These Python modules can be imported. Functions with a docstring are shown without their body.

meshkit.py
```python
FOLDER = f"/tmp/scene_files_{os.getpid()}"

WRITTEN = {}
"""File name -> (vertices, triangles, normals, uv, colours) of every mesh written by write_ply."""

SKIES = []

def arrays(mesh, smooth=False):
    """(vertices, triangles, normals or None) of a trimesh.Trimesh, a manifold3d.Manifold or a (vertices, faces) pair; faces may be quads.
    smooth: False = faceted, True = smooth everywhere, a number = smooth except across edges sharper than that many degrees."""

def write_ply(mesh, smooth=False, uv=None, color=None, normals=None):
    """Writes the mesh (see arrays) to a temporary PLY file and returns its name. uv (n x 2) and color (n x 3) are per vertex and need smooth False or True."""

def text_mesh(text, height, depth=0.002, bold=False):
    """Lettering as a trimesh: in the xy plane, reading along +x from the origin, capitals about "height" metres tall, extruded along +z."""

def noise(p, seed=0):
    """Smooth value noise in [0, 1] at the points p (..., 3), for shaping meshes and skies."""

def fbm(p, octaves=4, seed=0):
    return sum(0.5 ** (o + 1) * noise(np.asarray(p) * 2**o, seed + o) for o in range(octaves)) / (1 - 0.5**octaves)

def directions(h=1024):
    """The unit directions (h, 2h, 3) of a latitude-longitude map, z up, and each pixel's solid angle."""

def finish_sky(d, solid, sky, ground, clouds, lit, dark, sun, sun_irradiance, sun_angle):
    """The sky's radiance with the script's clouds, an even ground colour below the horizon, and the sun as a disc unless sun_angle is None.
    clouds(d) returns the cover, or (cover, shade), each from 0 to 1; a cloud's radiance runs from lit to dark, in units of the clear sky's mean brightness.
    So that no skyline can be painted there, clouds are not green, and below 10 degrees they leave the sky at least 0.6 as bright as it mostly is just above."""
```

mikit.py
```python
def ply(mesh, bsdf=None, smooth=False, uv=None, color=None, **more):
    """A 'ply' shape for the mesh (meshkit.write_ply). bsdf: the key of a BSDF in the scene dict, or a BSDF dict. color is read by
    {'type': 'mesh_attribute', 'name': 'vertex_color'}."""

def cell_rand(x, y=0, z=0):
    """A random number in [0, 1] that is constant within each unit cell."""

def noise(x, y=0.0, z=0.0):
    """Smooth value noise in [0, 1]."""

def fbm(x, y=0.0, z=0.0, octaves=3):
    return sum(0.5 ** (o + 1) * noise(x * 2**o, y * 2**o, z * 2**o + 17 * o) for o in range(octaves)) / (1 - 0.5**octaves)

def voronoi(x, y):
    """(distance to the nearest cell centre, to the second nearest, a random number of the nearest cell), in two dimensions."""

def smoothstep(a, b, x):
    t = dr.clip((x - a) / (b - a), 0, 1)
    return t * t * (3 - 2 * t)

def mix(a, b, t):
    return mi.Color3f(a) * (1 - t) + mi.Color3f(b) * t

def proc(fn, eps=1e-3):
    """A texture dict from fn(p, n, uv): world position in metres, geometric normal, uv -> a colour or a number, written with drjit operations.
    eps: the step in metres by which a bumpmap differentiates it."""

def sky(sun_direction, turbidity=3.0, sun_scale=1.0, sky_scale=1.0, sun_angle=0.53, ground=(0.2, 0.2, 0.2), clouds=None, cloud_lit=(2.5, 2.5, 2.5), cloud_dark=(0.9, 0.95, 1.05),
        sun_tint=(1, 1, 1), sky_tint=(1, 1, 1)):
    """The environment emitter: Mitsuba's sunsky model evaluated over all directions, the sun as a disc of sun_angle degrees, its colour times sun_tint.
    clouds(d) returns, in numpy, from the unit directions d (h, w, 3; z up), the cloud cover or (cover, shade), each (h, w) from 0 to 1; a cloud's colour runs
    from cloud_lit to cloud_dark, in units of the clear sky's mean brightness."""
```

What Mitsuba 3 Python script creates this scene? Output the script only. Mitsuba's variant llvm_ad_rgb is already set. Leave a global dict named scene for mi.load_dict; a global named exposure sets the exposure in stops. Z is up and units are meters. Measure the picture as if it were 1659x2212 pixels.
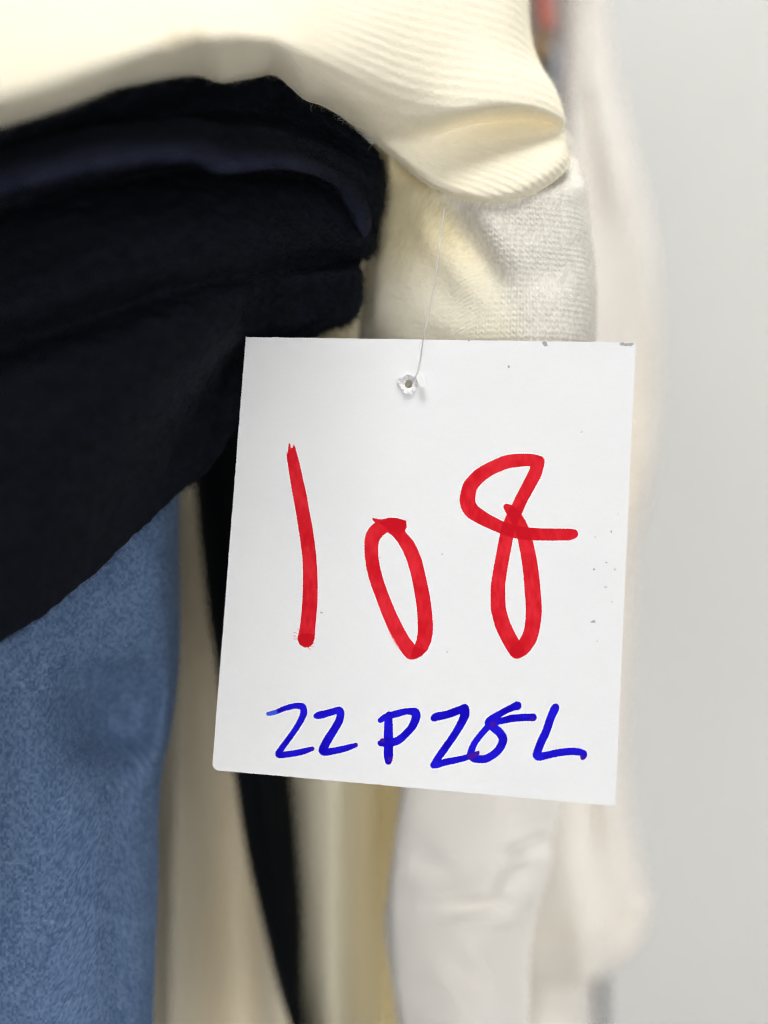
import math, random
import numpy as np, trimesh, mitsuba as mi, drjit as dr
import mikit, meshkit
from scipy.interpolate import PchipInterpolator, CubicSpline
from shapely.geometry import Polygon, Point, MultiPoint, LineString
from shapely.ops import unary_union
from shapely import affinity

T = mi.ScalarTransform4f
random.seed(7)
RNG = np.random.default_rng(11)
scene, labels = {}, {}

# ------------------------------------------------------------------ camera, lamps, exposure
CAM_D = 0.30                      # metres from the lens to the tag
FPX = 2980.0                      # focal length, in pixels of a 1659 x 2212 picture
scene['camera'] = {
    'type': 'thinlens', 'fov': 2 * math.degrees(math.atan(829.5 / FPX)), 'fov_axis': 'x',
    'aperture_radius': 0.0064, 'focus_distance': CAM_D, 'near_clip': 0.01, 'far_clip': 20.0,
    'to_world': T().look_at(origin=[0, -CAM_D, 0], target=[0, 0, 0], up=[0, 0, 1]),
}
exposure = -0.38


def lamp(name, centre, target, w, h, radiance, label):
    scene[name] = {
        'type': 'rectangle', 'to_world': T().look_at(origin=centre, target=target, up=[0.01, 1, 0.02]) @ T().scale([w / 2, h / 2, 1]),
        'emitter': {'type': 'area', 'radiance': {'type': 'rgb', 'value': radiance}}, 'bsdf': {'type': 'diffuse', 'reflectance': {'type': 'rgb', 'value': 0.8}}}
    labels[name] = {'label': label, 'category': 'lamp'}


# shop ceiling panels and right window, plus an added fill low behind
lamp('ceiling_lamp', [0.10, -0.85, 1.58], [0.0, 0.0, 0.0], 1.0, 0.5, [22.0, 21.8, 21.4], 'white ceiling light panel in front of the clothes above the camera')
lamp('ceiling_lamp_001', [0.5, 0.0, 1.9], [0.2, 0.2, 0.0], 1.2, 0.6, [2.8, 2.77, 2.7], 'white ceiling light panel straight above the clothes near the wall')
lamp('window_lamp_001', [-0.22, -2.3, -0.6], [0.0, 0.0, 0.0], 1.8, 1.5, [5.0, 4.92, 4.78], 'unseen fill light added low behind the camera')  # added fill to brighten undersides, no such window known
lamp('window_lamp', [1.7, -1.45, 0.15], [0.0, 0.0, 0.0], 1.6, 1.6, [1.9, 1.92, 1.96], 'wide bright shop window to the right of the camera')


# ------------------------------------------------------------------ helpers
def at(px, py, y):
    """The point at depth y (metres behind the tag) seen at this place of the photograph (1659 x 2212)."""
    d = y + CAM_D
    return np.array([(px - 829.5) / FPX * d, y, -(py - 1106.0) / FPX * d])


def add(key, mesh, bsdf, smooth=True, uv=None, color=None):
    if key in scene:
        k = 1
        while f'{key}_{k:03d}' in scene:
            k += 1
        key = f'{key}_{k:03d}'
    scene[key] = mikit.ply(mesh, bsdf, smooth=smooth, uv=uv, color=color)
    return key


def tag(key, label, category=None, group=None, kind=None):
    d = {}
    if label: d['label'] = label
    if category: d['category'] = category
    if group: d['group'] = group
    if kind: d['kind'] = kind
    labels[key] = d


def grid_normals(P):
    du, dv = np.gradient(P, axis=1), np.gradient(P, axis=0)
    n = np.cross(du, dv)
    n /= np.linalg.norm(n, axis=2, keepdims=True) + 1e-12
    if n[..., 1].mean() > 0:
        n = -n
    return n


def loft(rows, nu, nv, disp=None, thick=1.0, smooth_u=True, warp=None, ease=0.16):
    """A sheet of cloth through rows of control points (px, py, depth in mm): cubic along and across, displaced along its normal by
    disp(P, U, V) in mm (U, V: lengths along and across, mm), with real thickness. Returns (verts, faces, uv, front grid, normals)."""
    C = np.array([[at(x, y, d / 1000.0) for x, y, d in r] for r in rows])
    R, K = C.shape[:2]
    f = CubicSpline if smooth_u else PchipInterpolator
    A = PchipInterpolator(np.arange(K), C, axis=1)(np.linspace(0, K - 1, nu)) if not smooth_u else CubicSpline(np.arange(K), C, axis=1)(np.linspace(0, K - 1, nu))
    P = PchipInterpolator(np.arange(R), A, axis=0)(np.linspace(0, R - 1, nv))
    # ease the slope breaks that the monotone spline leaves across the rows
    from scipy.ndimage import gaussian_filter1d
    s = nv / (R - 1) * ease
    P = gaussian_filter1d(P, s, axis=0, mode='nearest')
    if warp is not None:
        P = warp(P)
    U = np.zeros((nv, nu)); V = np.zeros((nv, nu))
    U[:, 1:] = np.cumsum(np.linalg.norm(np.diff(P, axis=1), axis=2), axis=1)
    V[1:] = np.cumsum(np.linalg.norm(np.diff(P, axis=0), axis=2), axis=0)
    U, V = U * 1000, V * 1000
    n = grid_normals(P)
    if disp is not None:
        P = P + n * (disp(P, U, V) / 1000.0)[..., None]
        n = grid_normals(P)
    B = P - n * (thick / 1000.0)
    N = nv * nu
    idx = np.arange(N).reshape(nv, nu)
    q = np.stack([idx[:-1, :-1], idx[:-1, 1:], idx[1:, 1:], idx[1:, :-1]], -1).reshape(-1, 4)
    tri = np.vstack([q[:, [0, 1, 2]], q[:, [0, 2, 3]]])
    fn = np.cross(P.reshape(-1, 3)[tri[:, 1]] - P.reshape(-1, 3)[tri[:, 0]], P.reshape(-1, 3)[tri[:, 2]] - P.reshape(-1, 3)[tri[:, 0]])
    if (fn * n.reshape(-1, 3)[tri[:, 0]]).sum(1).mean() < 0:
        tri = tri[:, ::-1]
    rim = np.concatenate([idx[0, :], idx[1:, -1], idx[-1, -2::-1], idx[-2:0:-1, 0]])
    r2 = np.roll(rim, -1)
    # the rim gets vertices of its own, so that it stays an edge
    V0 = np.vstack([P.reshape(-1, 3), B.reshape(-1, 3), P.reshape(-1, 3)[rim], B.reshape(-1, 3)[rim]])
    m = len(rim); a = np.arange(m); b = np.roll(a, -1)
    e = np.vstack([np.stack([2 * N + a, 2 * N + b, 2 * N + m + b], 1), np.stack([2 * N + a, 2 * N + m + b, 2 * N + m + a], 1)])
    F = np.vstack([tri, tri[:, ::-1] + N, e])
    uv = np.stack([U, V], -1).reshape(-1, 2)
    uv = np.vstack([uv, uv, uv[rim], uv[rim]])
    return V0, F, uv, P, n


def cloth(key, rows, nu, nv, bsdf, disp=None, thick=1.0, **k):
    v, f, uv, P, n = loft(rows, nu, nv, disp, thick, **k)
    return add(key, (v, f), bsdf, smooth=True, uv=uv), P, n


def fb(P, s, seed=0, octaves=3):
    """Noise from -1 to 1 at the points, s metres to a cell."""
    return 2 * meshkit.fbm(np.asarray(P) / s + 31.7, octaves, seed) - 1


def fuzz(key, P, n, count, length, radius, bsdf, seed, droop=0.35, lean=0.8, where=None):
    """Loose fibres standing on a cloth: bent three-sided threads, joined into one part."""
    r = np.random.default_rng(seed)
    nv, nu = P.shape[:2]
    i, j = r.integers(0, nv, count * 3), r.integers(0, nu, count * 3)
    if where is not None:
        ok = where(P[i, j], n[i, j], r)
        i, j = i[ok], j[ok]
    i, j = i[:count], j[:count]
    c = len(i)
    base, nn = P[i, j], n[i, j]
    t = r.normal(size=(c, 3)); t -= (t * nn).sum(1, keepdims=True) * nn
    t /= np.linalg.norm(t, axis=1, keepdims=True)
    L = length * r.uniform(0.4, 1.3, (c, 1)) / 1000
    k = np.linspace(0, 1, 5)[None, :, None]
    curl = r.normal(size=(c, 1, 3)) * 0.35
    path = base[:, None] - nn[:, None] * 0.0002 + L[:, None] * (nn[:, None] * (k - 0.25 * k * k) + t[:, None] * lean * k * k + curl * k * k)
    path[..., 2] -= (droop * L * k[..., 0] ** 2)
    rad = radius / 1000 * (1 - 0.7 * k)
    a = np.cross(t, nn)[:, None]
    vs = []
    for q in range(3):
        ang = 2 * math.pi * q / 3
        vs.append(path + rad * (math.cos(ang) * a + math.sin(ang) * t[:, None]))
    V = np.stack(vs, 2)                        # c, 5, 3, xyz
    ids = np.arange(c * 15).reshape(c, 5, 3)
    F = []
    for q in range(3):
        p, s_ = ids[:, :, q], ids[:, :, (q + 1) % 3]
        F += [np.stack([p[:, :-1], s_[:, :-1], s_[:, 1:]], -1).reshape(-1, 3), np.stack([p[:, :-1], s_[:, 1:], p[:, 1:]], -1).reshape(-1, 3)]
    k = add(key, (V.reshape(-1, 3), np.vstack(F)), bsdf, smooth=True)
    labels[k] = {'kind': 'stuff'}
    return k


# ------------------------------------------------------------------ materials
def rgb(*c):
    return {'type': 'rgb', 'value': list(c)}


def fabric(name, fn, rough=0.9, sheen=0.4, bump=None, scale=None, eps=1e-4, spec=0.15):
    b = {'type': 'principled', 'base_color': mikit.proc(fn) if callable(fn) else rgb(*fn), 'roughness': rough, 'specular': spec, 'sheen': sheen, 'sheen_tint': 0.6}
    if bump is not None:
        b = {'type': 'bumpmap', 'arbitrary': mikit.proc(bump, eps=eps), 'scale': scale, 'bsdf': b}
    scene[name] = {'type': 'twosided', 'bsdf': b}


N, FB, mix, ss = mikit.noise, mikit.fbm, mikit.mix, mikit.smoothstep


def cream_col(p, n, uv):
    f = FB(p.x * 2600, p.y * 2600, p.z * 2600, 2)
    g = FB(p.x * 60, p.y * 60, p.z * 60, 2)
    return mix((0.755, 0.69, 0.53), (0.88, 0.83, 0.68), 0.65 * f + 0.35 * g)


def heather_col(p, n, uv):
    f = N(uv.x * 2.2, uv.y * 1.1, 3.0)
    g = FB(p.x * 90, p.y * 90, p.z * 90, 2)
    knit = mix((0.57, 0.545, 0.48), (0.72, 0.695, 0.625), ss(0.15, 0.85, 0.5 * f + 0.5 * g))
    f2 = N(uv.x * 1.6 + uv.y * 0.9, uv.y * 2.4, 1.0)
    bounce_olive = mix((0.60, 0.52, 0.32), (0.76, 0.68, 0.46), f2)  # warm bounce off the cream sleeve, painted into the knit colour
    side = (p.x - 0.0116) * 0.842 + (p.z - 0.0739) * 0.540          # metres to the right of the crease that bounds the painted bounce
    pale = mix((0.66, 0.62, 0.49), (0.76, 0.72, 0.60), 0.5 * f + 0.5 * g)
    c = mix(pale, bounce_olive, ss(0.046, 0.066, p.z))
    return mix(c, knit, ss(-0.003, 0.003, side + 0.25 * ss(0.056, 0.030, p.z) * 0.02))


def blue_col(p, n, uv):
    c = uv.x / 0.50
    r = uv.y / 0.60
    g = N(c, r, 3) * 0.7 + FB(p.x * 330, p.y * 330, p.z * 200, 2) * 0.3
    base = mix((0.040, 0.078, 0.160), (0.140, 0.212, 0.355), g)
    fl = ss(0.72, 0.95, N(c + 40, r, 7)) * ss(0.3, 0.8, N(uv.x * 0.2, uv.y * 0.15, 4.0))
    return mix(base, (0.27, 0.34, 0.46), 0.35 * fl)


def navy_col(p, n, uv):
    f = FB(p.x * 420, p.y * 420, p.z * 420, 3)
    return mix((0.004, 0.005, 0.007), (0.009, 0.011, 0.017), f)


def white_col(p, n, uv):
    g = FB(p.x * 70, p.y * 70, p.z * 70, 2)
    return mix((0.905, 0.86, 0.795), (0.95, 0.915, 0.86), g)


def shirt_col(p, n, uv):
    g = FB(p.x * 40, p.y * 40, p.z * 25, 2)
    return mix((0.77, 0.725, 0.665), (0.81, 0.78, 0.72), g)


def beige_col(p, n, uv):
    g = FB(p.x * 55, p.y * 55, p.z * 12, 2)
    return mix((0.78, 0.69, 0.52), (0.86, 0.79, 0.63), g)


def khaki_col(p, n, uv):
    g = FB(p.x * 45, p.y * 45, p.z * 12, 2)
    return mix((0.75, 0.69, 0.50), (0.85, 0.80, 0.63), g)


def card_col(p, n, uv):
    f = FB(p.x * 1900, p.y * 1900, p.z * 1900, 2)
    g = FB(p.x * 70, p.y * 70, p.z * 70, 3)
    return mix((0.73, 0.74, 0.755), (0.795, 0.80, 0.81), 0.5 * f + 0.5 * g)


def red_col(p, n, uv):
    f = FB(p.x * 240, p.y * 240, p.z * 240, 3)
    g = FB(p.x * 1500, 0, p.z * 500, 2)
    return mix((0.58, 0.008, 0.017), (0.73, 0.027, 0.042), ss(0.2, 0.8, 0.6 * f + 0.4 * g))


def blue_ink_col(p, n, uv):
    f = FB(p.x * 300, p.y * 300, p.z * 300, 3)
    return mix((0.008, 0.003, 0.46), (0.016, 0.010, 0.66), ss(0.25, 0.75, f))


def wall_col(p, n, uv):
    g = FB(p.x * 4, p.y * 4, p.z * 4, 3)
    return mix((0.77, 0.765, 0.73), (0.81, 0.805, 0.77), g)


fabric('cream_knit', cream_col, sheen=0.3)
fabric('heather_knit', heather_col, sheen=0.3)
fabric('blue_heather', blue_col, sheen=0.3, bump=lambda p, n, uv: N(uv.x / 0.62, uv.y / 0.8, 5.0), scale=0.00010)
fabric('navy_fleece', navy_col, sheen=0.25, spec=0.05)
fabric('navy_binding', lambda p, n, uv: mix(navy_col(p, n, uv), mix((0.012, 0.014, 0.029), (0.025, 0.029, 0.054), FB(p.x * 300, p.y * 300, p.z * 300, 3)), ss(8.0, 20.0, uv.y + 2.5 * FB(p.x * 250, p.y * 250, p.z * 250, 2))), sheen=0.3, spec=0.05)
fabric('navy_pile', (0.005, 0.0055, 0.008), sheen=0.1, spec=0.05)
fabric('cream_pile', (0.80, 0.75, 0.62), sheen=0.2)
fabric('white_cotton', white_col, sheen=0.2)
fabric('shirt_cotton', shirt_col, sheen=0.2)
fabric('beige_cotton', beige_col, sheen=0.2)
fabric('khaki_cotton', khaki_col, sheen=0.2)
fabric('black_cotton', (0.004, 0.005, 0.006), sheen=0.1, spec=0.05)
fabric('coral_cloth', (0.55, 0.19, 0.15), sheen=0.2)
fabric('brown_cloth', (0.42, 0.28, 0.14), sheen=0.2)
fabric('taupe_cloth', (0.33, 0.29, 0.27), sheen=0.2)
fabric('blue_grey_cloth', (0.42, 0.45, 0.48), sheen=0.2)
fabric('grey_cloth', (0.16, 0.16, 0.17), sheen=0.2)
fabric('card_paper', card_col, rough=0.55, sheen=0.0, spec=0.35)
fabric('torn_paper', (0.74, 0.74, 0.74), rough=0.9, sheen=0.0)
fabric('red_ink', red_col, rough=0.85, sheen=0.0, spec=0.02)
fabric('red_ink_twice', (0.55, 0.008, 0.018), rough=0.85, sheen=0.0, spec=0.02)
fabric('red_ink_faint', (0.80, 0.30, 0.33), rough=0.5, sheen=0.0, spec=0.35)
fabric('blue_ink', blue_ink_col, rough=0.85, sheen=0.0, spec=0.02)
fabric('blue_ink_thin', (0.015, 0.06, 0.70), rough=0.5, sheen=0.0, spec=0.35)
fabric('violet_ink', (0.055, 0.001, 0.30), rough=0.6, sheen=0.0, spec=0.1)
fabric('dirt', (0.38, 0.38, 0.38), rough=0.8, sheen=0.0)
fabric('wall_paint', wall_col, rough=0.7, sheen=0.0)
scene['nylon'] = {'type': 'principled', 'base_color': rgb(0.93, 0.93, 0.92), 'roughness': 0.18, 'spec_trans': 0.5, 'eta': 1.25}

# ------------------------------------------------------------------ the wall behind
wall = trimesh.creation.box([5.0, 0.1, 4.0]); wall.apply_translation([0.6, 0.80, 0.0])
add('wall', wall, 'wall_paint', smooth=False)
labels['wall'] = {'label': 'plain pale grey green wall behind the hanging clothes', 'kind': 'structure', 'category': 'wall'}

# ------------------------------------------------------------------ white shirt at the back right


def back(rows, d=65):
    return [[(x, y, z + d) for x, y, z in r] for r in rows]


rows = []
EDGE = [(-500, 1270), (-150, 1290), (60, 1316), (250, 1348), (420, 1390), (580, 1424), (700, 1412), (850, 1430), (960, 1418), (1120, 1382), (1350, 1366), (1600, 1356), (1760, 1366), (1880, 1390), (1960, 1402)]
ey, ex = zip(*EDGE)
edge = PchipInterpolator(ey, ex)
for y in (-500, -250, 0, 200, 400, 600, 800, 1000, 1200, 1400, 1600, 1760, 1900):
    e = float(edge(y))
    top = max(0.0, (300 - y) / 800)
    rows.append([(880, y, 185), (1000, y, 165), (1090, y, 146), (1150, y, 138), (1210 + 10 * math.sin(y / 260), y, 132), (1262 + 12 * math.sin(y / 300 + 1), y, 128 + 8 * math.sin(y / 210)),
                 (e - 62, y, 136 - 6 * math.sin(y / 240)), (e - 20, y, 134), (e, y, 146), (e - 12, y, 172), (e - 60, y, 200)])


def shirt_fold(P, U, V):
    return 1.6 * fb(P * [1, 1, 0.35], 0.022, 3, 2) + 0.25 * fb(P, 0.004, 4, 2)


rows.append([(880, 2020, 185), (1000, 2014, 165), (1090, 2022, 146), (1150, 2032, 138), (1212, 2034, 132), (1268, 2028, 127), (1334, 2000, 133), (1380, 1968, 133), (1402, 1950, 145), (1390, 1945, 172), (1342, 1945, 200)])
cloth('white_shirt__body', back(rows), 150, 240, 'shirt_cotton', shirt_fold, 1.0)
hem = []
for k, (dy, dd) in enumerate([(-4, -1.5), (20, -2.5), (60, -2), (92, -1.5), (100, 2)]):
    e = 1402 - (0 if dy < 80 else 6)
    hem.append([(1000, 2010 + dy, 165 + dd), (1090, 2018 + dy, 146 + dd), (1150, 2028 + dy, 138 + dd), (1215, 2030 + dy, 132 + dd), (1275, 2025 + dy * 0.98, 127 + dd), (1330, 1996 + dy * 0.9, 132 + dd),
                (1378, 1966 + dy * 0.82, 132 + dd), (e, 1945 + dy * 0.78, 143 + dd), (e - 12, 1940 + dy * 0.8, 170 + dd), (e - 60, 1940 + dy * 0.8, 198 + dd)])
cloth('white_shirt__hem', back(hem), 120, 30, 'shirt_cotton', lambda P, U, V: 0.2 * fb(P, 0.004, 4, 2), 1.2)
tag('white_shirt', 'pale cream white shirt with a turned hem, blurred in front of the wall', 'shirt')

# further garments glimpsed below the hem
rows = [[(1000, y, 200), (1060, y, 170), (1110, y, 152), (1160, y, 143), (1215, y, 141), (1268, y, 144), (1288, y, 156), (1270, y, 195)] for y in (1500, 1800, 2050, 2200, 2400)]
cloth('white_vest', back(rows), 80, 80, 'white_cotton', lambda P, U, V: 1.0 * fb(P * [1, 1, .3], 0.02, 10, 2), 1.0)
tag('white_vest', 'white vest hanging lower behind the hem of the cream white shirt', 'vest')
rows = [[(1120, y, 240), (1200, y, 228), (1262, y, 222), (1292, y, 224), (1308, y, 236), (1290, y, 262)] for y in (1900, 2050, 2200, 2350)]
cloth('grey_trousers', back(rows), 60, 40, 'grey_cloth', lambda P, U, V: 0.5 * fb(P, 0.02, 9, 2), 1.0)
tag('grey_trousers', 'sliver of dark grey cloth hanging below the hem of the white shirt', 'trousers')

# ------------------------------------------------------------------ the printed garment glimpsed at the top
def strip(x0, x1, y0, y1, d, ys=4):
    return [[(x0 + (x1 - x0) * t + (6 if k % 2 else -4), y, d + 6 * (2 * t - 1) ** 2) for t in (0, .25, .5, .75, 1)] for k, y in enumerate(np.linspace(y0, y1, ys))]


cloth('printed_top__body', [[(1060, y, 190), (1110, y, 168), (1150, y, 160), (1190, y, 162), (1216, y, 172), (1232, y, 200)] for y in (-400, -100, 150, 400, 600)], 60, 80, 'taupe_cloth', lambda P, U, V: 0.8 * fb(P, 0.006, 2), 1.0)
for px0, px1, py0, py1, mat, what in [(1152, 1196, -260, 66, 'coral_cloth', 'coral red printed block'), (1150, 1182, 70, 128, 'brown_cloth', 'golden brown printed block'), (1160, 1180, 132, 215, 'grey_cloth', 'dark grey printed streak'), (1182, 1206, 100, 260, 'blue_grey_cloth', 'pale blue grey printed streak'), (1150, 1200, 270, 420, 'grey_cloth', None)]:
    k, _, _ = cloth('printed_top__block', strip(px0, px1, py0, py1, 156), 24, 40, mat, lambda P, U, V: 0.2 * fb(P, 0.004, 2), 0.8)
    if what:
        labels[k] = {'label': what}
tag('printed_top', 'coral, brown and grey printed top glimpsed in the gap behind the cream sweater', 'top')

# ------------------------------------------------------------------ blurred garments behind, left and centre
rows = [[(150, y, 150), (300, y, 120), (360, y, 108), (400 - (y - 1000) * 0.03, y, 98), (450, y, 106), (505 + (y - 1000) * 0.02, y, 112), (540 + (y - 1000) * 0.03, y, 100), (590 + (y - 1000) * .03, y, 96), (640 + (y - 1000) * .02, y, 112), (700, y, 135)] for y in (700, 1000, 1300, 1600, 1900, 2150, 2400)]
cloth('beige_shirt', rows, 150, 120, 'beige_cotton', lambda P, U, V: 1.8 * fb(P * [1, 1, 0.2], 0.016, 21, 2), 1.0)
tag('beige_shirt', 'beige shirt blurred between the blue sweatshirt and the black sleeve', 'shirt')

LB = PchipInterpolator([850, 1050, 1200, 1450, 1650, 1800, 1950, 2100, 2230, 2400], [395, 420, 436, 466, 500, 526, 556, 592, 632, 690])
RB = PchipInterpolator([850, 1200, 1450, 1690, 1850, 2000, 2230, 2400], [560, 590, 612, 630, 641, 648, 656, 702])
rows = []
for y in (850, 1050, 1250, 1450, 1650, 1850, 2000, 2120, 2230, 2400):
    l, r = float(LB(y)), float(RB(y)); w = r - l
    rows.append([(l + .3 * w, y, 92), (l, y, 78), (l + .18 * w, y, 68), (l + .5 * w, y, 63), (l + .82 * w, y, 68), (r, y, 78), (l + .7 * w, y, 92)])
cloth('black_sleeve', rows, 90, 160, 'black_cotton', lambda P, U, V: 0.7 * fb(P * [1, 1, .5], 0.012, 5, 2), 0.8)
tag('black_sleeve', 'narrow black sleeve tapering downwards behind the lower left of the tag', 'sleeve')

rows = [[(560, y, 110), (620, y, 96), (668, y, 86), (720, y, 80), (768, y, 88), (800, y, 108), (835, y, 136), (880, y, 125), (930, y, 140)] for y in (500, 800, 1100, 1400, 1700, 1950, 2150, 2400)]
cloth('khaki_shirt', rows, 140, 140, 'khaki_cotton', lambda P, U, V: 1.2 * fb(P * [1, 1, 0.15], 0.014, 33, 2), 1.0)
tag('khaki_shirt', 'khaki yellow shirt blurred between the black sleeve and the white sleeve', 'shirt')

# ------------------------------------------------------------------ the white sleeve under the tag
L = PchipInterpolator([1300, 1550, 1720, 1850, 2000, 2120, 2230, 2420], [880, 880, 868, 850, 838, 846, 862, 880])
R = PchipInterpolator([1300, 1550, 1720, 1850, 1980, 2100, 2230, 2420], [1230, 1222, 1208, 1188, 1156, 1142, 1132, 1120])
rows = []
for y in (1300, 1500, 1650, 1750, 1850, 1930, 2010, 2100, 2200, 2300, 2420):
    l, r = float(L(y)), float(R(y)); w = r - l
    rows.append([(l + .25 * w, y, 110), (l + .02 * w, y, 84), (l, y, 58), (l + .06 * w, y, 50), (l + .3 * w, y, 46), (l + .6 * w, y, 45), (l + .82 * w, y, 50), (r - .03 * w, y, 60), (r, y, 74), (r - .08 * w, y, 100)])


def sleeve_fold(P, U, V):
    px = P[..., 0] / (P[..., 1] + CAM_D) * FPX + 829.5
    py = 1106 - P[..., 2] / (P[..., 1] + CAM_D) * FPX
    d = 1.7 * fb(P * [0.9, 1, 0.9], 0.021, 8, 2) + 0.08 * fb(P, 0.0015, 3, 2)

    def crease(x0, y0, x1, y1, w, h):
        a = np.array([x1 - x0, y1 - y0]); Ln = np.hypot(*a); a = a / Ln
        t = np.clip((px - x0) * a[0] + (py - y0) * a[1], 0, Ln)
        q = np.hypot(px - x0 - t * a[0], py - y0 - t * a[1])
        fade = np.sin(np.pi * np.clip(t / Ln, 0.05, 0.95))
        return -h * np.exp(-(q / w) ** 2) * fade + 0.6 * h * np.exp(-((q - 2.0 * w) / w) ** 2) * fade

    d += crease(930, 1965, 1130, 1958, 17, 1.5) + crease(1060, 1850, 1190, 1815, 15, 1.5) + crease(1040, 1990, 1190, 1780, 24, 1.6) + crease(880, 1850, 1010, 1910, 26, 1.0) + crease(950, 2040, 1080, 2200, 24, 1.1)
    return d


_, P, n = cloth('white_sleeve', rows, 260, 300, 'white_cotton', sleeve_fold, 1.0)
tag('white_sleeve', 'crumpled white sleeve hanging straight below the tag', 'sleeve')

# ------------------------------------------------------------------ blue heather sweatshirt
RB2 = PchipInterpolator([700, 1000, 1070, 1300, 1450, 1580, 1680, 1800, 2000, 2230, 2450], [392, 392, 391, 391, 386, 370, 347, 336, 336, 331, 326])
rows = []
for y in (750, 950, 1100, 1250, 1400, 1500, 1580, 1680, 1800, 1950, 2100, 2250, 2450):
    r = float(RB2(y)); dent = 17 * math.exp(-((y - 1545) / 125.0) ** 2)
    rows.append([(-260, y, 40), (-150, y, 14), (-20, y, 5), (100, y, 4 + .2 * dent), (200, y, 8 + .9 * dent), (r - 80, y, 14 + dent), (r - 25, y, 21 + .35 * dent), (r, y, 36), (r - 20, y, 62), (r - 90, y, 85)])


def blue_fold(P, U, V):
    return 1.3 * fb(P * [1, 1, .6], 0.03, 14, 2) + 0.03 * fb(P, 0.0009, 15, 2)


cloth('blue_sweatshirt', rows, 340, 420, 'blue_heather', blue_fold, 1.2)
tag('blue_sweatshirt', 'faded blue heather sweatshirt hanging at the lower left', 'sweatshirt')

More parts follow.
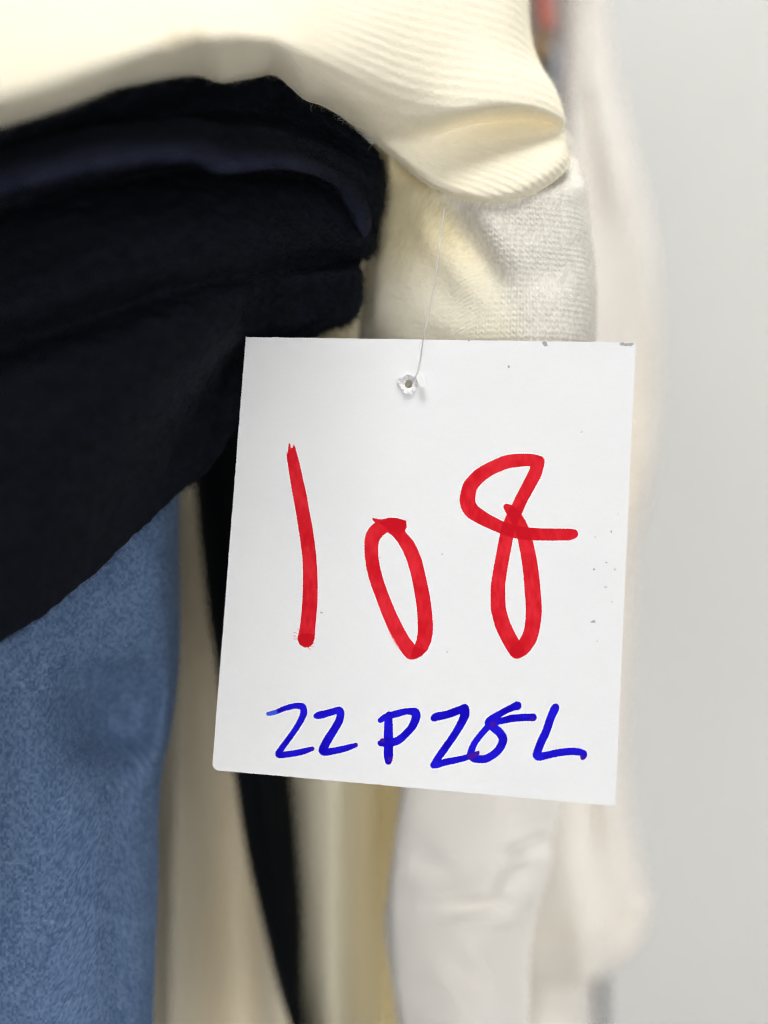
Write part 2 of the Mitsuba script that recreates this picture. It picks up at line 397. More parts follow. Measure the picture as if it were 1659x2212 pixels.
# ------------------------------------------------------------------ navy fleece
rows = [
    [(-220, 250, -10), (100, 170, -8), (400, 90, 4), (600, 110, 8), (700, 190, 16), (770, 275, 24), (770, 300, 40)],
    [(-220, 330, -30), (100, 255, -28), (400, 172, -16), (600, 182, -6), (720, 272, 4), (813, 330, 12), (794, 340, 32)],
    [(-220, 400, -22), (100, 325, -20), (400, 245, -9), (600, 255, 0), (720, 306, 9), (819, 370, 14), (800, 380, 34)],
    [(-220, 450, -38), (100, 368, -36), (400, 292, -24), (600, 302, -13), (720, 333, -1), (817, 405, 10), (796, 416, 34)],
    [(-220, 500, -42), (100, 408, -40), (400, 342, -27), (600, 346, -15), (720, 372, -2), (809, 445, 10), (790, 452, 34)],
    [(-220, 520, -18), (100, 426, -16), (400, 362, -4), (600, 372, 4), (720, 410, 9), (800, 488, 13), (784, 494, 34)],
    [(-220, 650, -32), (100, 580, -30), (400, 500, -20), (600, 490, -8), (720, 500, 3), (800, 526, 10), (780, 532, 34)],
    [(-220, 720, -34), (100, 650, -32), (400, 560, -20), (600, 530, -7), (720, 532, 4), (790, 548, 12), (768,550, 34)],
    [(-220, 800, -26), (100, 720, -24), (400, 620, -10), (600, 580, 5), (720, 566, 12), (762, 564, 18), (745, 566, 36)],
    [(-220, 850, -34), (100, 780, -32), (400, 680, -16), (580, 620, 3), (710, 590, 7), (780, 592, 11), (762, 598, 34)],
    [(-220, 950, -34), (100, 880, -32), (400, 780, -16), (560, 700, 9), (700, 660, 12), (780, 644, 11), (762, 650, 34)],
    [(-220, 1050, -34), (90, 980, -30), (360, 870, -14), (520, 770, 11), (660, 712, 14), (752, 696, 14), (735, 690, 36)],
    [(-220, 1150, -32), (80, 1080, -28), (320, 960, -10), (460, 850, 9), (560, 775, 14), (690, 720, 18), (680, 712, 36)],
    [(-220, 1470, -22), (0, 1395, -16), (200, 1245, -4), (375, 1078, 6), (440, 1030, 12), (520, 900, 16), (560, 800, 34)],
    [(-220, 1440, 2), (0, 1370, 6), (200, 1220, 10), (370, 1050, 16), (430, 960, 20), (520, 850, 26), (560, 780, 40)],
]


def fleece(P, U, V):
    return 0.9 * fb(P, 0.008, 41, 3) + 0.35 * fb(P, 0.0022, 42, 2)


rows = [[(x, y, d * 1.3 if d < 0 and x < 620 else d) for x, y, d in r] for r in rows]
_, FP, Fn = cloth('fleece_jacket__body', rows, 360, 460, 'navy_fleece', fleece, 1.5)
band = [
    [(-220, 340, -28), (0, 318, -28), (200, 268, -26), (400, 254, -20), (500, 268, -15), (600, 280, -10), (700, 326, 2), (776, 366, 10), (804, 410, 16), (800, 440, 28)],
    [(-220, 390, -38), (0, 374, -38), (200, 318, -34), (400, 298, -26), (500, 310, -20), (600, 320, -14), (700, 346, -3), (772, 392, 5), (802, 450, 11), (798, 470, 28)],
    [(-220, 440, -46), (0, 405, -46), (200, 350, -41), (400, 332, -33), (490, 352, -26), (600, 346, -20), (700, 368, -8), (758, 412, 2), (795, 490, 8), (790, 505, 28)],
    [(-220, 470, -44), (0, 424, -44), (200, 370, -39), (400, 346, -31), (475, 374, -25), (600, 362, -18), (695, 384, -7), (744, 432, 3), (788, 528, 9), (784, 535, 28)],
    [(-220, 466, -34), (0, 420, -34), (200, 366, -29), (400, 342, -21), (475, 368, -16), (600, 358, -10), (690, 380, 0), (738, 428, 8), (784, 524, 14), (780, 530, 30)],
]
band = [[(x, y, d * 1.3 if d < 0 and x < 620 else d) for x, y, d in r] for r in band]
_, BP, Bn = cloth('fleece_jacket__binding', band, 300, 70, 'navy_binding', lambda P, U, V: 0.5 * fb(P, 0.007, 45, 2) + 0.2 * fb(P, 0.0015, 46, 2), 1.0)
labels['fleece_jacket__binding'] = {'label': 'smooth navy blue binding along the fold'}
fuzz('fleece_jacket__binding_pile', BP, Bn, 1200, 1.5, 0.05, 'navy_pile', 6, droop=0.3)
fuzz('fleece_jacket__pile', FP, Fn, 16000, 1.7, 0.045, 'navy_pile', 5, droop=0.1)
tag('fleece_jacket', 'dark navy fleece jacket bunched in heavy folds left of the tag', 'jacket')

# ------------------------------------------------------------------ oatmeal sweater under the cuff
def crease(P, x0, y0, x1, y1, w, h):
    """A fold line pressed into a cloth: mm along the normal, the line's ends given on the photograph at the tag's scale."""
    px, py = P[..., 0] / 0.00010067 + 829.5, 1106 - P[..., 2] / 0.00010067
    a = np.array([x1 - x0, y1 - y0]); Ln = np.hypot(*a); a = a / Ln
    t = np.clip((px - x0) * a[0] + (py - y0) * a[1], 0, Ln)
    q = np.hypot(px - x0 - t * a[0], py - y0 - t * a[1])
    fade = np.sin(np.pi * np.clip(t / Ln, 0.04, 0.96))
    return (-h * np.exp(-(q / w) ** 2) + 0.35 * h * np.exp(-((q - 2.0 * w) / w) ** 2)) * fade


RE = PchipInterpolator([150, 260, 290, 350, 420, 520, 650, 760, 1000, 1300], [1110, 1190, 1226, 1248, 1268, 1280, 1286, 1288, 1284, 1270])
LE = PchipInterpolator([150, 340, 450, 560, 660, 760, 1000, 1300], [836, 827, 818, 811, 804, 798, 800, 810])
rows = []
for y in (150, 260, 290, 330, 370, 420, 480, 540, 600, 660, 720, 780, 1000, 1300):
    l, r = float(LE(y)), float(RE(y)); w = r - l
    back = 28 / (1 + math.exp((y - 368) / 10.0))
    rows.append([(l - 25, y, 46), (l - 5, y, 38), (l, y, 26), (l + .05 * w, y, 20), (l + .16 * w, y, 15 + .5 * back), (l + .32 * w, y, 11 + back), (l + .52 * w, y, 7.5 + back), (l + .72 * w, y, 6 + back), (l + .86 * w, y, 8 + back), (l + .955 * w, y, 14 + back), (r, y, 30 + .6 * back), (r - .05 * w, y, 52)])


def stitches(P, U, V):
    px, py = P[..., 0] / 0.0001047 + 829.5, 1106 - P[..., 2] / 0.0001047
    side = (px - 940) * 0.842 - (py - 400) * 0.540
    knit = 1 / (1 + np.exp(-(side + np.clip(py - 600, 0, 200) * 0.9) / 14.0))
    a, b = U[len(U) // 2][None, :] / 1.35 + 0 * V, -P[..., 2] * 1000 / 1.25 + 0.5 * fb(P, 0.012, 54, 1)
    c = (a - np.floor(a)) - 0.5
    ph = b + 1.1 * np.abs(c)
    leg = 1 - np.abs(4 * np.abs(c) - 1.0)           # the two legs of a stitch
    h = 0.24 * np.clip(leg, 0, 1) ** 0.7 * (0.62 + 0.38 * np.cos(2 * np.pi * ph)) * (0.7 + 0.7 * fb(P, 0.004, 52, 2))
    tw = 0.07 * np.sin(2 * np.pi * (U * 0.62 + V * 0.95) / 0.95) * (0.6 + 0.5 * fb(P, 0.0016, 19, 1))
    return (knit * h + (1 - knit) * tw + 0.5 * fb(P, 0.016, 51, 1) + 0.05 * fb(P, 0.0006, 53, 1)
            + crease(P, 950, 385, 1100, 640, 30, 2.6) + crease(P, 1270, 545, 1040, 640, 38, 1.1) + crease(P, 930, 410, 980, 560, 18, 0.5) + crease(P, 840, 650, 1000, 760, 30, 0.5))


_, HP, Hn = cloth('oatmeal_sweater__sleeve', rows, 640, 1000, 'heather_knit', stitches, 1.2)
labels['oatmeal_sweater__sleeve'] = {'label': 'knit sleeve, pale grey, with warm bounce from the cream painted olive at the left'}
fuzz('oatmeal_sweater__fluff', HP, Hn, 5000, 1.1, 0.018, 'cream_pile', 9, droop=0.0, where=lambda p, n, r: (n[:, 1] > -0.55) | (r.random(len(p)) < 0.25))
tag('oatmeal_sweater', 'oatmeal knitted sweater hanging below the cream cuff behind the tag', 'sweater')

# ------------------------------------------------------------------ cream sweater with its ribbed cuff
rows = [
    [(-250, -520, 35), (100, -520, 30), (400, -490, 30), (650, -460, 38), (850, -440, 52), (1000, -430, 50), (1080, -430, 52), (1118, -430, 58), (1132, -430, 70), (1115, -430, 100)],
    [(-250, -170, -28), (100, -190, -28), (400, -190, -20), (650, -190, -4), (850, -185, 14), (1000, -180, 18), (1086, -180, 23), (1124, -180, 30), (1138, -180, 42), (1120, -180, 75)],
    [(-250, 40, -52), (100, -10, -50), (400, -40, -38), (650, -40, -18), (850, -20, -4), (1000, -5, 6), (1088, 5, 12), (1128, 12, 20), (1142, 20, 32), (1125, 20, 65)],
    [(-250, 180, -60), (100, 110, -57), (400, 50, -45), (650, 55, -26), (850, 80, -9), (1000, 100, 2), (1096, 112, 7), (1142, 120, 15), (1158, 128, 27), (1140, 140, 60)],
    [(-250, 262, -60), (100, 192, -58), (400, 112, -47), (650, 125, -30), (850, 175, -10), (1000, 180, 0), (1120, 176, 4), (1184, 184, 12), (1200, 190, 24), (1182, 200, 55)],
    [(-250, 308, -47), (100, 236, -45), (400, 156, -36), (650, 188, -22), (850, 250, -5), (1000, 240, 0), (1130, 232, 2), (1206, 254, 9), (1222, 266, 22), (1202, 274, 52)],
    [(-250, 318, -30), (100, 244, -28), (400, 166, -18), (650, 206, -6), (835, 300, 3), (970, 276, 14), (1105, 256, 19), (1194, 268, 19), (1215, 283, 23), (1198, 290, 55)],
    [(-250, 310, -6), (100, 236, -5), (400, 156, 4), (650, 202, 4), (832, 318, 6), (955, 355, 9), (1085, 322, 9), (1196, 300, 13), (1226, 308, 24), (1206, 320, 50)],
    [(-250, 298, 8), (100, 222, 8), (400, 142, 14), (640, 196, 10), (832, 326, 10), (944, 402, 9), (1070, 420, 4), (1188, 366, 6), (1230, 334, 20), (1208, 342, 48)],
    [(-250, 290, 16), (100, 212, 16), (400, 132, 20), (636, 190, 14), (833, 326, 14), (946, 412, 15), (1068, 449, 10), (1188, 398, 9), (1231, 348, 21), (1209, 356, 46)],
]


def ribs(P, U, V):
    px = P[..., 0] / 0.30 * FPX + 829.5          # millimetre scale of the tag, measured flat
    py = 1106 - P[..., 2] / 0.30 * FPX
    # where the cuff begins: past the fold, towards the hem
    along = (px - 860) * 0.24 + (py - 330)
    cuff = 1 / (1 + np.exp(-(py - (302 - (px - 980) * 0.13)) / 10.0)) * (1 / (1 + np.exp(-(px - 880) / 25.0)))
    body = py + 0.06 * (px - 800) - 0.00022 * (px - 800) ** 2
    a = np.sin(2 * np.pi * body / 23.0)
    b = np.sin(2 * np.pi * (0.87 * py - 0.46 * px + 6 * fb(P, 0.012, 71, 1)) / 15.5)
    wob = 0.75 + 0.5 * fb(P, 0.005, 61, 2)
    ragged = np.clip((px - 380) / 300.0, 0.25, 1)
    return (1 - cuff) * 0.072 * a * wob * ragged + cuff * 0.085 * b * wob + 0.7 * fb(P, 0.02, 62, 2) + 0.07 * fb(P, 0.0009, 63, 2)



def sag(P):
    px = P[..., 0] / (P[..., 1] + CAM_D) * FPX + 829.5
    dy = 15 * np.exp(-((px - 480) / 38.0) ** 2) - 20 * np.exp(-((px - 592) / 36.0) ** 2) + 8 * np.exp(-((px - 660) / 30.0) ** 2) - 5 * np.exp(-((px - 250) / 50.0) ** 2)
    low = np.clip((np.arange(P.shape[0]) / (P.shape[0] - 1) - 0.40) / 0.18, 0, 1)[:, None]
    P = P.copy()
    P[..., 2] -= low * dy * (P[..., 1] + CAM_D) / FPX
    P[..., 1] -= 0.008 * np.exp(-((px - 510) / 210.0) ** 2) * np.clip(1 - np.abs(np.arange(P.shape[0]) / (P.shape[0] - 1) - 0.46) / 0.22, 0, 1)[:, None]
    return P


rows = [[(x, y, d * (1 + 0.42 * min(1, max(0, (800 - x) / 200))) if d < 0 and k >= 2 else d) for x, y, d in r] for k, r in enumerate(rows)]
_, CP, Cn = cloth('cream_sweater__sleeve', rows, 760, 760, 'cream_knit', ribs, 1.3, warp=sag, ease=0.30)
fuzz('cream_sweater__fluff', CP, Cn, 6000, 1.2, 0.018, 'cream_pile', 19, droop=0.0, where=lambda p, n, r: (n[:, 1] > -0.5) | (r.random(len(p)) < 0.15))
# the stitched rim of the cuff
rim = CP[-1][::2]
k = 8
tv = []
tang = np.gradient(rim, axis=0); tang /= np.linalg.norm(tang, axis=1, keepdims=True)
nn = Cn[-1][::2]; bb = np.cross(tang, nn)
for q in range(k):
    tv.append(rim - nn * 0.0006 + 0.00085 * (math.cos(2 * math.pi * q / k) * nn + math.sin(2 * math.pi * q / k) * bb))
tv = np.stack(tv, 1); m = len(rim)
ids = np.arange(m * k).reshape(m, k)
q = np.stack([ids[:-1], np.roll(ids, -1, 1)[:-1], np.roll(ids, -1, 1)[1:], ids[1:]], -1).reshape(-1, 4)
add('cream_sweater__rim', (tv.reshape(-1, 3), q), 'cream_knit')
tag('cream_sweater', 'cream knitted sweater sleeve with ribbed cuff draped across the top of the picture', 'sweater')

# ------------------------------------------------------------------ the tag
QUAD = [(531, 728), (1373, 740), (1329, 1741), (458, 1663)]        # corners, clockwise from the top left
rays = np.array([at(x, y, 0.0) - np.array([0, -CAM_D, 0]) for x, y in QUAD]) / CAM_D
A = np.stack([rays[0], -rays[1], rays[2], -rays[3]], 1)
dep = np.linalg.svd(A)[2][-1]; dep = dep / dep.mean()
dep = 1 + (dep - 1) * 0.28                                          # the card was not cut square: only part of the keystone is tilt
pts = rays * (dep * CAM_D)[:, None] + np.array([0, -CAM_D, 0])
O = pts.mean(0)
TN = np.linalg.svd(pts - O)[2][-1]
TN = TN if TN[1] < 0 else -TN                                       # towards the camera
TX = np.array([1.0, 0, 0]); TX -= TX @ TN * TN; TX /= np.linalg.norm(TX)
TY = np.cross(TN, TX)


def flat(px, py):
    r = at(px, py, 0.0) - np.array([0, -CAM_D, 0])
    p = np.array([0, -CAM_D, 0]) + r * (((O - np.array([0, -CAM_D, 0])) @ TN) / (r @ TN))
    return ((p - O) @ TX * 1000, (p - O) @ TY * 1000)               # millimetres on the card


def src(ox, oy, s):
    """From the coordinates of an enlarged crop of the 3024 x 4032 photograph to the card."""
    return lambda x, y: flat((ox + x / s) * 1659 / 3024, (oy + y / s) * 1659 / 3024)


def lift(xy, h):
    xy = np.asarray(xy, float) / 1000
    return O + xy[:, :1] * TX + xy[:, 1:2] * TY + (np.asarray(h) / 1000).reshape(-1, 1) * TN


def plate(poly, h0, h1):
    """Extrudes a polygon of the card's plane from height h0 to h1 (mm)."""
    polys = [g for g in getattr(poly, 'geoms', [poly]) if g.geom_type == 'Polygon' and g.area > 1e-4]
    m = trimesh.util.concatenate([trimesh.creation.extrude_polygon(g, h1 - h0, engine='earcut') for g in polys])
    return trimesh.Trimesh(lift(m.vertices[:, :2], m.vertices[:, 2] + h0), m.faces, process=False)


def rough_ring(c, amp, step, seed):
    """The closed outline with its straight runs cut into steps and shifted a little, as torn paper or ink on paper is."""
    ls = LineString(list(c) + [c[0]]) if tuple(c[0]) != tuple(c[-1]) else LineString(c)
    t = np.arange(0, ls.length, step)
    p = np.array([ls.interpolate(x).coords[0] for x in t])
    r = np.random.default_rng(seed)
    s = r.normal(size=len(p)); s = 0.6 * s + 0.4 * np.roll(s, 1)
    d = np.roll(p, -1, 0) - np.roll(p, 1, 0); d /= np.linalg.norm(d, axis=1, keepdims=True) + 1e-9
    return p + (amp * s)[:, None] * np.stack([-d[:, 1], d[:, 0]], 1)


corner = [flat(*q) for q in QUAD]
card = Polygon(rough_ring(corner, 0.035, 0.7, 3)).buffer(0)
bl = np.array(corner[3])                                            # the lower left corner is worn round
card = card.intersection(unary_union([card.buffer(-1.6).buffer(1.6), card.difference(Point(bl).buffer(6))]))
holec = np.array(flat(883, 829))
hole = Polygon([holec + (1.05 + 0.18 * RNG.normal()) * np.array([0.85 * math.cos(a), 1.1 * math.sin(a)]) for a in np.linspace(0, 2 * math.pi, 22)[:-1]])
card = card.difference(hole.buffer(0))
add('price_tag__card', plate(card, -0.45, 0.0), 'card_paper', smooth=False)

# the torn collar that the fastener pushed out round the hole
c7 = lambda x, y: np.array(src(1400, 1300, 3.318)(x, y))
outer = [c7(*q) for q in [(690, 585), (760, 600), (795, 640), (805, 720), (800, 780), (765, 815), (715, 858), (660, 835), (620, 800), (580, 740), (545, 690), (552, 630), (600, 650), (640, 610)]]
ring = np.array(outer); ring_c = holec
dense = rough_ring([tuple(q) for q in ring], 0.10, 0.22, 8)
inner_r = np.array([holec + (q - holec) / np.linalg.norm(q - holec) * 0.92 for q in dense])
r8 = np.random.default_rng(4)
hh = 0.80 + 0.30 * r8.normal(size=len(dense))
base_r = dense + (dense - holec) * 0.06
loops = [lift(inner_r, np.full(len(dense), -0.2)), lift(inner_r * 0.6 + dense * 0.4, 0.30 + 0 * hh), lift(dense, np.clip(hh, 0.35, 1.6)), lift(dense * 0.985 + holec * 0.015, np.clip(hh, .35, 1.6) - 0.12), lift(base_r * .97 + holec * .03, 0 * hh - 0.03)]
m = len(dense); vs = np.vstack(loops); a = np.arange(m); b = (a + 1) % m
fs = np.vstack([np.stack([i * m + a, i * m + b, (i + 1) * m + b, (i + 1) * m + a], 1) for i in range(4)])
add('price_tag__torn_collar', (vs, fs), 'torn_paper', smooth=False)
fl = [c7(*q) for q in [(785, 575), (845, 545), (880, 570), (915, 660), (945, 752), (875, 768), (835, 730), (805, 660)]]
hf = [0.5, 0.35, 0.45, 1.2, 2.1, 1.9, 1.5, 0.9]
fm = trimesh.creation.extrude_polygon(Polygon(fl), 0.01, engine='earcut')
top = lift(np.array(fl), hf); bot = lift(np.array(fl), np.array(hf) - 0.18)
tri = trimesh.creation.triangulate_polygon(Polygon(fl), engine='earcut')
from scipy.spatial import cKDTree
order = cKDTree(np.array(fl)).query(tri[0])[1]
m = len(fl); f1 = order[np.array(tri[1])]
side = np.array([[i, (i + 1) % m, m + (i + 1) % m] for i in range(m)] + [[i, m + (i + 1) % m, m + i] for i in range(m)])
add('price_tag__paper_flap', (np.vstack([top, bot]), np.vstack([f1, f1[:, ::-1] + m, side])), 'torn_paper', smooth=False)
labels['price_tag__paper_flap'] = {'label': 'bright torn flap beside the punched hole'}

# --- writing: felt pen on the card
INK0, INK1 = -0.01, 0.018


def stroke(points, conv):
    """The area a pen covers along (x, y, width) in crop pixels: hulls of neighbouring dabs."""
    p = np.array(points, float)
    t = np.arange(len(p)); tt = np.linspace(0, len(p) - 1, (len(p) - 1) * 7 + 1)
    p = PchipInterpolator(t, p, axis=0)(tt)
    dabs = []
    for i, (x, y, w) in enumerate(p):
        dabs.append([conv(x + w / 2 * math.cos(a), y + w / 2 * math.sin(a)) for a in np.linspace(0, 2 * math.pi, 15)[:-1]])
    return unary_union([MultiPoint(dabs[i] + dabs[i + 1]).convex_hull for i in range(len(dabs) - 1)])


def inked(poly, seed, amp=0.022):
    out = []
    for g in getattr(poly, 'geoms', [poly]):
        if g.geom_type != 'Polygon' or g.area < 0.01:
            continue
        e = Polygon(rough_ring(list(g.exterior.coords), amp, 0.16, seed), [rough_ring(list(h.coords), amp, 0.16, seed + 1) for h in g.interiors if Polygon(h).area > 0.05])
        out.append(e.buffer(0))
    return unary_union(out)


c1 = src(1050, 1700, 2.457)
one = Polygon([c1(*q) for q in [(203, 200), (208, 160), (215, 110), (226, 112), (236, 160), (246, 158), (258, 132), (266, 124), (276, 150), (290, 200), (318, 300), (350, 450), (385, 600), (410, 750), (440, 900), (462, 1050), (480, 1200), (490, 1350), (495, 1500), (492, 1650), (480, 1800),
                               (470, 1900), (465, 2000), (448, 2050), (410, 2085), (365, 2088), (320, 2060), (298, 2010), (305, 1960), (320, 1900), (332, 1800), (345, 1650), (350, 1500), (352, 1350), (345, 1200), (325, 1050), (302, 900), (278, 750), (250, 600), (225, 450), (202, 300), (193, 240), (190, 180), (199, 215)]]).buffer(0)
d1 = add('price_tag__digit', plate(inked(one, 1), INK0, INK1), 'red_ink', smooth=False)
labels[d1] = {'label': 'handwritten red numeral 1'}
pool = Polygon([c1(*q) for q in [(300, 1985), (340, 1950), (400, 1945), (455, 1965), (463, 2000), (448, 2050), (410, 2085), (365, 2087), (320, 2060), (300, 2015)]])
add(d1 + '__ink_pool', plate(inked(pool, 5), 0.0, 0.03), 'red_ink_twice', smooth=False)
whisk = []
rw = np.random.default_rng(2)
for x, y, dx, dy in [(262, 1938, 30, 12), (255, 1975, 35, 8), (258, 2005, 36, 0), (430, 2055, 36, -4), (415, 2068, 44, 6), (400, 2085, 30, 22), (300, 1905, 14, 20), (236, 575, 12, -6)]:
    whisk.append(stroke([(x, y, 5), (x + dx / 2, y + dy / 2 + rw.normal() * 3, 9), (x + dx, y + dy, 4)], c1))
add(d1 + '__bleed', plate(unary_union(whisk), INK0, 0.012), 'red_ink_faint', smooth=False)

c0 = src(1400, 2000, 3.403)
out0 = [(230, 130), (300, 150), (370, 150), (450, 130), (550, 135), (680, 170), (685, 250), (660, 310), (720, 380), (780, 450), (840, 570), (890, 700), (930, 870), (970, 1050), (1000, 1200), (1025, 1400), (1038, 1550), (1035, 1680), (1010, 1800), (960, 1910), (880, 1990), (790, 2030), (730, 2035), (680, 2010),
        (620, 1940), (570, 1860), (500, 1740), (430, 1600), (360, 1440), (290, 1250), (230, 1100), (180, 950), (140, 780), (120, 620), (118, 450), (135, 350), (180, 270), (225, 225), (265, 195), (225, 160)]
in0 = [(430, 325), (360, 375), (310, 450), (300, 540), (305, 650), (330, 800), (370, 950), (420, 1100), (490, 1280), (560, 1440), (640, 1600), (720, 1740), (795, 1835), (820, 1760), (835, 1650), (832, 1500), (820, 1330), (800, 1200), (775, 1050), (740, 880), (690, 710), (630, 570), (560, 450), (490, 370)]
zero = Polygon([c0(*q) for q in out0], [[c0(*q) for q in in0]]).buffer(0)
d0 = add('price_tag__digit', plate(inked(zero, 2), INK0, INK1), 'red_ink', smooth=False)
labels[d0] = {'label': 'handwritten red numeral 0'}
ov = [Polygon([c0(*q) for q in [(300, 170), (380, 168), (450, 138), (550, 140), (678, 172), (682, 250), (640, 330), (590, 346), (500, 328), (430, 290), (400, 250), (330, 215)]]), Polygon([c0(*q) for q in [(790, 1845), (850, 1880), (955, 1910), (880, 1988), (790, 2028), (735, 2020), (750, 1930)]])]
for o in ov:
    add(d0 + '__overlap', plate(inked(o.intersection(zero), 7), 0.0, 0.03), 'red_ink_twice', smooth=False)
add(d0 + '__bleed', plate(stroke([(285, 1240, 5), (400, 1530, 9), (500, 1760, 10), (590, 1900, 5)], c0).buffer(0.03), INK0, 0.012), 'red_ink_faint', smooth=False)

c8 = src(1750, 1750, 2.458)
sA = stroke([(915, 165, 112), (800, 150, 122), (650, 160, 130), (480, 218, 130), (330, 312, 138), (240, 430, 145), (222, 540, 152), (250, 625, 150), (330, 690, 140), (480, 770, 125), (600, 820, 120), (750, 858, 122), (900, 870, 122), (1050, 872, 120), (1180, 872, 116), (1250, 866, 90)], c8)
sB = stroke([(905, 175, 125), (880, 270, 130), (820, 390, 125), (740, 540, 122), (695, 640, 125), (655, 720, 130), (615, 830, 135), (580, 1000, 135), (543, 1200, 136), (517, 1400, 140), (520, 1560, 145), (552, 1710, 150), (612, 1850, 150), (700, 2000, 150)], c8)
sC = stroke([(705, 2000, 150), (795, 1920, 150), (848, 1780, 150), (865, 1600, 155), (852, 1400, 155), (832, 1200, 150), (798, 1000, 145), (752, 830, 135), (700, 720, 125), (640, 640, 100), (600, 605, 60)], c8)
eight = unary_union([sA, sB, sC])
d8 = add('price_tag__digit', plate(inked(eight, 3), INK0, INK1), 'red_ink', smooth=False)
labels[d8] = {'label': 'handwritten red numeral 8 with a crossed tail'}
two = unary_union([sA.intersection(sC), sB.intersection(sC), sA.intersection(sB).difference(Polygon([c8(*q) for q in [(700, 50), (1100, 50), (1100, 400), (700, 400)]]))])
for g in two.geoms:
    if g.area > 0.3:
        add(d8 + '__overlap', plate(inked(g, 9), 0.0, 0.03), 'red_ink_twice', smooth=False)

c4, c5 = src(1000, 2720, 2.37), src(1650, 2720, 2.37)
LETTERS = [
    ('2', c4, [[(135, 215, 40), (200, 200, 44), (300, 160, 50), (400, 140, 56), (455, 152, 66), (465, 200, 66), (440, 270, 60), (380, 370, 56), (300, 480, 56), (228, 585, 60), (240, 600, 58), (350, 588, 60), (450, 568, 58), (545, 540, 42)]], [(545, 540, 38)]),
    ('2', c4, [[(578, 234, 48), (620, 226, 72), (700, 205, 65), (790, 180, 66), (810, 205, 70), (800, 265, 74), (750, 360, 75), (690, 455, 80), (642, 555, 80), (672, 572, 70), (750, 560, 65), (850, 538, 60), (950, 506, 42)]], [(953, 507, 34)]),
    ('P', c4, [[(1258, 220, 56), (1255, 300, 80), (1255, 450, 85), (1255, 600, 85), (1255, 665, 52)], [(1180, 275, 50), (1240, 240, 62), (1330, 215, 65), (1430, 192, 62), (1500, 198, 80), (1515, 232, 82), (1490, 310, 76), (1420, 400, 70), (1330, 470, 75), (1240, 490, 70), (1182, 488, 58)]], [(1200, 465, 58), (1270, 640, 56)]),
    ('2', c5, [[(135, 260, 50), (165, 242, 78), (250, 225, 75), (350, 190, 75), (425, 162, 80), (428, 212, 88), (395, 300, 76), (310, 440, 70), (210, 580, 70), (132, 695, 58), (155, 692, 66), (250, 665, 65), (350, 645, 60), (450, 620, 55), (545, 582, 42)]], []),
    ('8', c5, [[(915, 140, 84), (850, 165, 64), (760, 212, 62), (685, 265, 82), (655, 300, 86), (700, 345, 82), (760, 400, 82), (784, 455, 82), (760, 525, 76), (690, 598, 75), (600, 638, 76), (525, 636, 72), (482, 590, 70), (502, 520, 62), (560, 430, 60), (640, 340, 62), (700, 292, 70), (780, 278, 62), (880, 256, 70), (1000, 248, 70), (1062, 248, 76)]], [(1055, 265, 44), (690, 312, 60), (482, 612, 70), (520, 598, 60), (552, 574, 36)]),
    ('L', c5, [[(1278, 145, 46), (1265, 172, 80), (1230, 250, 76), (1190, 370, 76), (1130, 500, 76), (1098, 598, 76), (1120, 616, 76), (1200, 600, 70), (1320, 575, 70), (1430, 565, 70), (1510, 575, 66), (1540, 592, 60), (1528, 622, 50)]], [(1525, 615, 48), (1218, 300, 22), (1200, 360, 20)]),
]
for k, (ch, conv, sts, dots) in enumerate(LETTERS):
    polys = [stroke(s, conv) for s in sts]
    key = add('price_tag__letter' if ch in 'PL' else 'price_tag__small_digit', plate(inked(unary_union(polys), 20 + k, 0.018), INK0, INK1), 'blue_ink', smooth=False)
    labels[key] = {'label': f'handwritten blue {"letter" if ch in "PL" else "numeral"} {ch}'}
    if dots:
        dd = unary_union([Point(conv(x, y)).buffer(w / 2.37 * 1659 / 3024 / 9.93 / 2.5) for x, y, w in dots])
        add(key + '__ink_pool', plate(inked(dd, 40 + k, 0.05), 0.0, 0.03), 'violet_ink', smooth=False)
    if k == 0:
        add(key + '__thin_ink', plate(inked(stroke([(138, 214, 36), (165, 208, 38), (200, 200, 42)], conv), 60, 0.03), 0.0, 0.028), 'blue_ink_thin', smooth=False)

labels[d1 + '__bleed'] = {'kind': 'stuff', 'label': 'faint red bleed of the ink'}

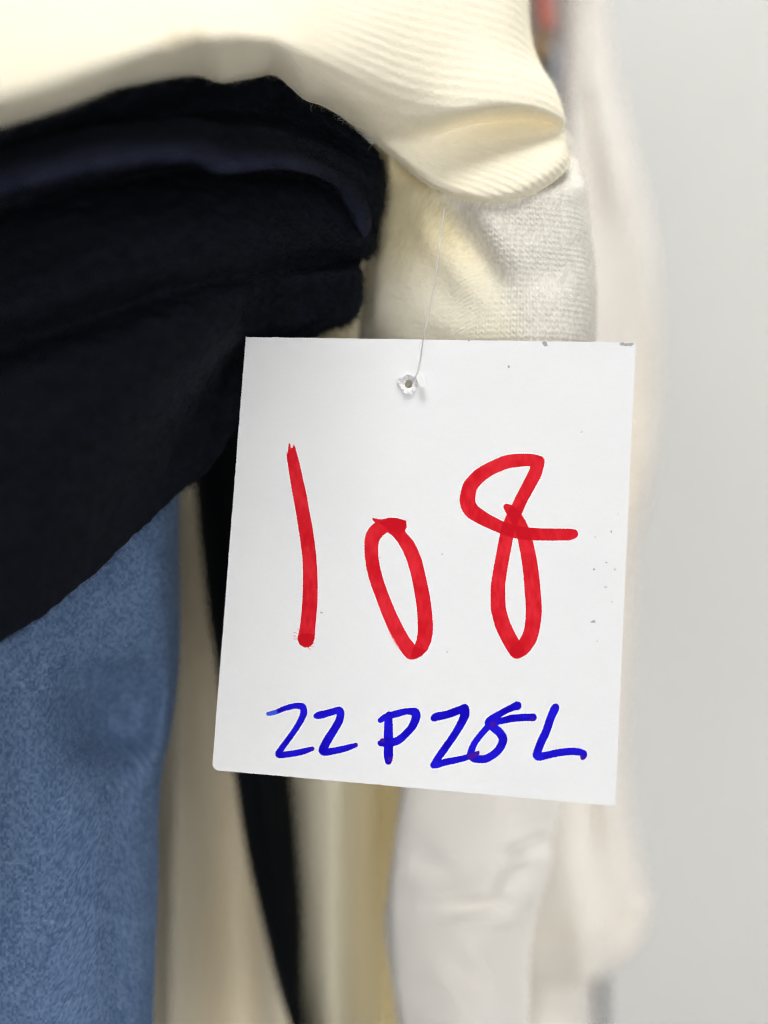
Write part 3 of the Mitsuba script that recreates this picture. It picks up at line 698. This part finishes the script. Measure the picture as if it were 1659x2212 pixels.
# --- specks of dirt and the scuffed upper edge
specks = []
for x, y, w in [(1013, 736, 7), (1098, 793, 6), (1345, 742, 8), (1362, 744, 9), (1321, 1148, 6), (1283, 1230, 6), (1308, 1268, 5), (1328, 1230, 5), (1282, 1343, 8), (1256, 933, 4), (694, 1323, 6), (1310, 1215, 4), (955, 1197, 4), (966, 1408, 4), (1286, 1160, 3), (1322, 1300, 3), (1335, 1110, 3), (820, 1205, 3), (1290, 1385, 3), (1145, 1050, 3)]:
    specks.append(Polygon([flat(x + w / 2 * (1 + 0.35 * RNG.normal()) * math.cos(a), y + 0.75 * w / 2 * (1 + 0.35 * RNG.normal()) * math.sin(a)) for a in np.linspace(0, 2 * math.pi, 9)[:-1]]).buffer(0))
specks.append(Polygon([flat(*q) for q in [(1172, 735), (1180, 738), (1184, 747), (1177, 749), (1171, 742)]]))
specks.append(Polygon([flat(*q) for q in [(1338, 742), (1368, 741), (1370, 745), (1352, 748), (1340, 746)]]))
k = add('price_tag__speck', plate(unary_union(specks).intersection(card), -0.01, 0.012), 'dirt', smooth=False)
labels[k] = {'kind': 'stuff', 'label': 'grey specks of dirt'}

# --- the clear nylon thread
path = np.array([at(962, 440, 0.012), at(953, 500, 0.003), at(946, 560, 0.0), at(937, 620, -0.001), at(926, 680, -0.0015), at(916, 725, -0.002), lift([flat(909, 775)], 1.0)[0], lift([flat(902, 805)], 0.8)[0], lift([flat(892, 822)], 0.0)[0], lift([flat(884, 832)], -2.5)[0]])
tt = np.linspace(0, len(path) - 1, 90)
pth = CubicSpline(np.arange(len(path)), path)(tt)
import sys
tng = np.gradient(pth, axis=0); tng /= np.linalg.norm(tng, axis=1, keepdims=True)
ax = np.cross(tng, [0, 1.0, 0]); ax /= np.linalg.norm(ax, axis=1, keepdims=True); bx = np.cross(tng, ax)
k = 8
ang = np.arange(k) * 2 * math.pi / k
tv = pth[:, None] + 0.00015 * (np.cos(ang)[None, :, None] * ax[:, None] + np.sin(ang)[None, :, None] * bx[:, None])
ids = np.arange(len(pth) * k).reshape(-1, k)
q = np.stack([ids[:-1], np.roll(ids, -1, 1)[:-1], np.roll(ids, -1, 1)[1:], ids[1:]], -1).reshape(-1, 4)
add('price_tag__thread', (tv.reshape(-1, 3), q), 'nylon')
labels['price_tag__thread'] = {'label': 'thin clear nylon thread'}
tag('price_tag', 'white card tag with 108 in red and 22P28L in blue handwriting', 'tag')
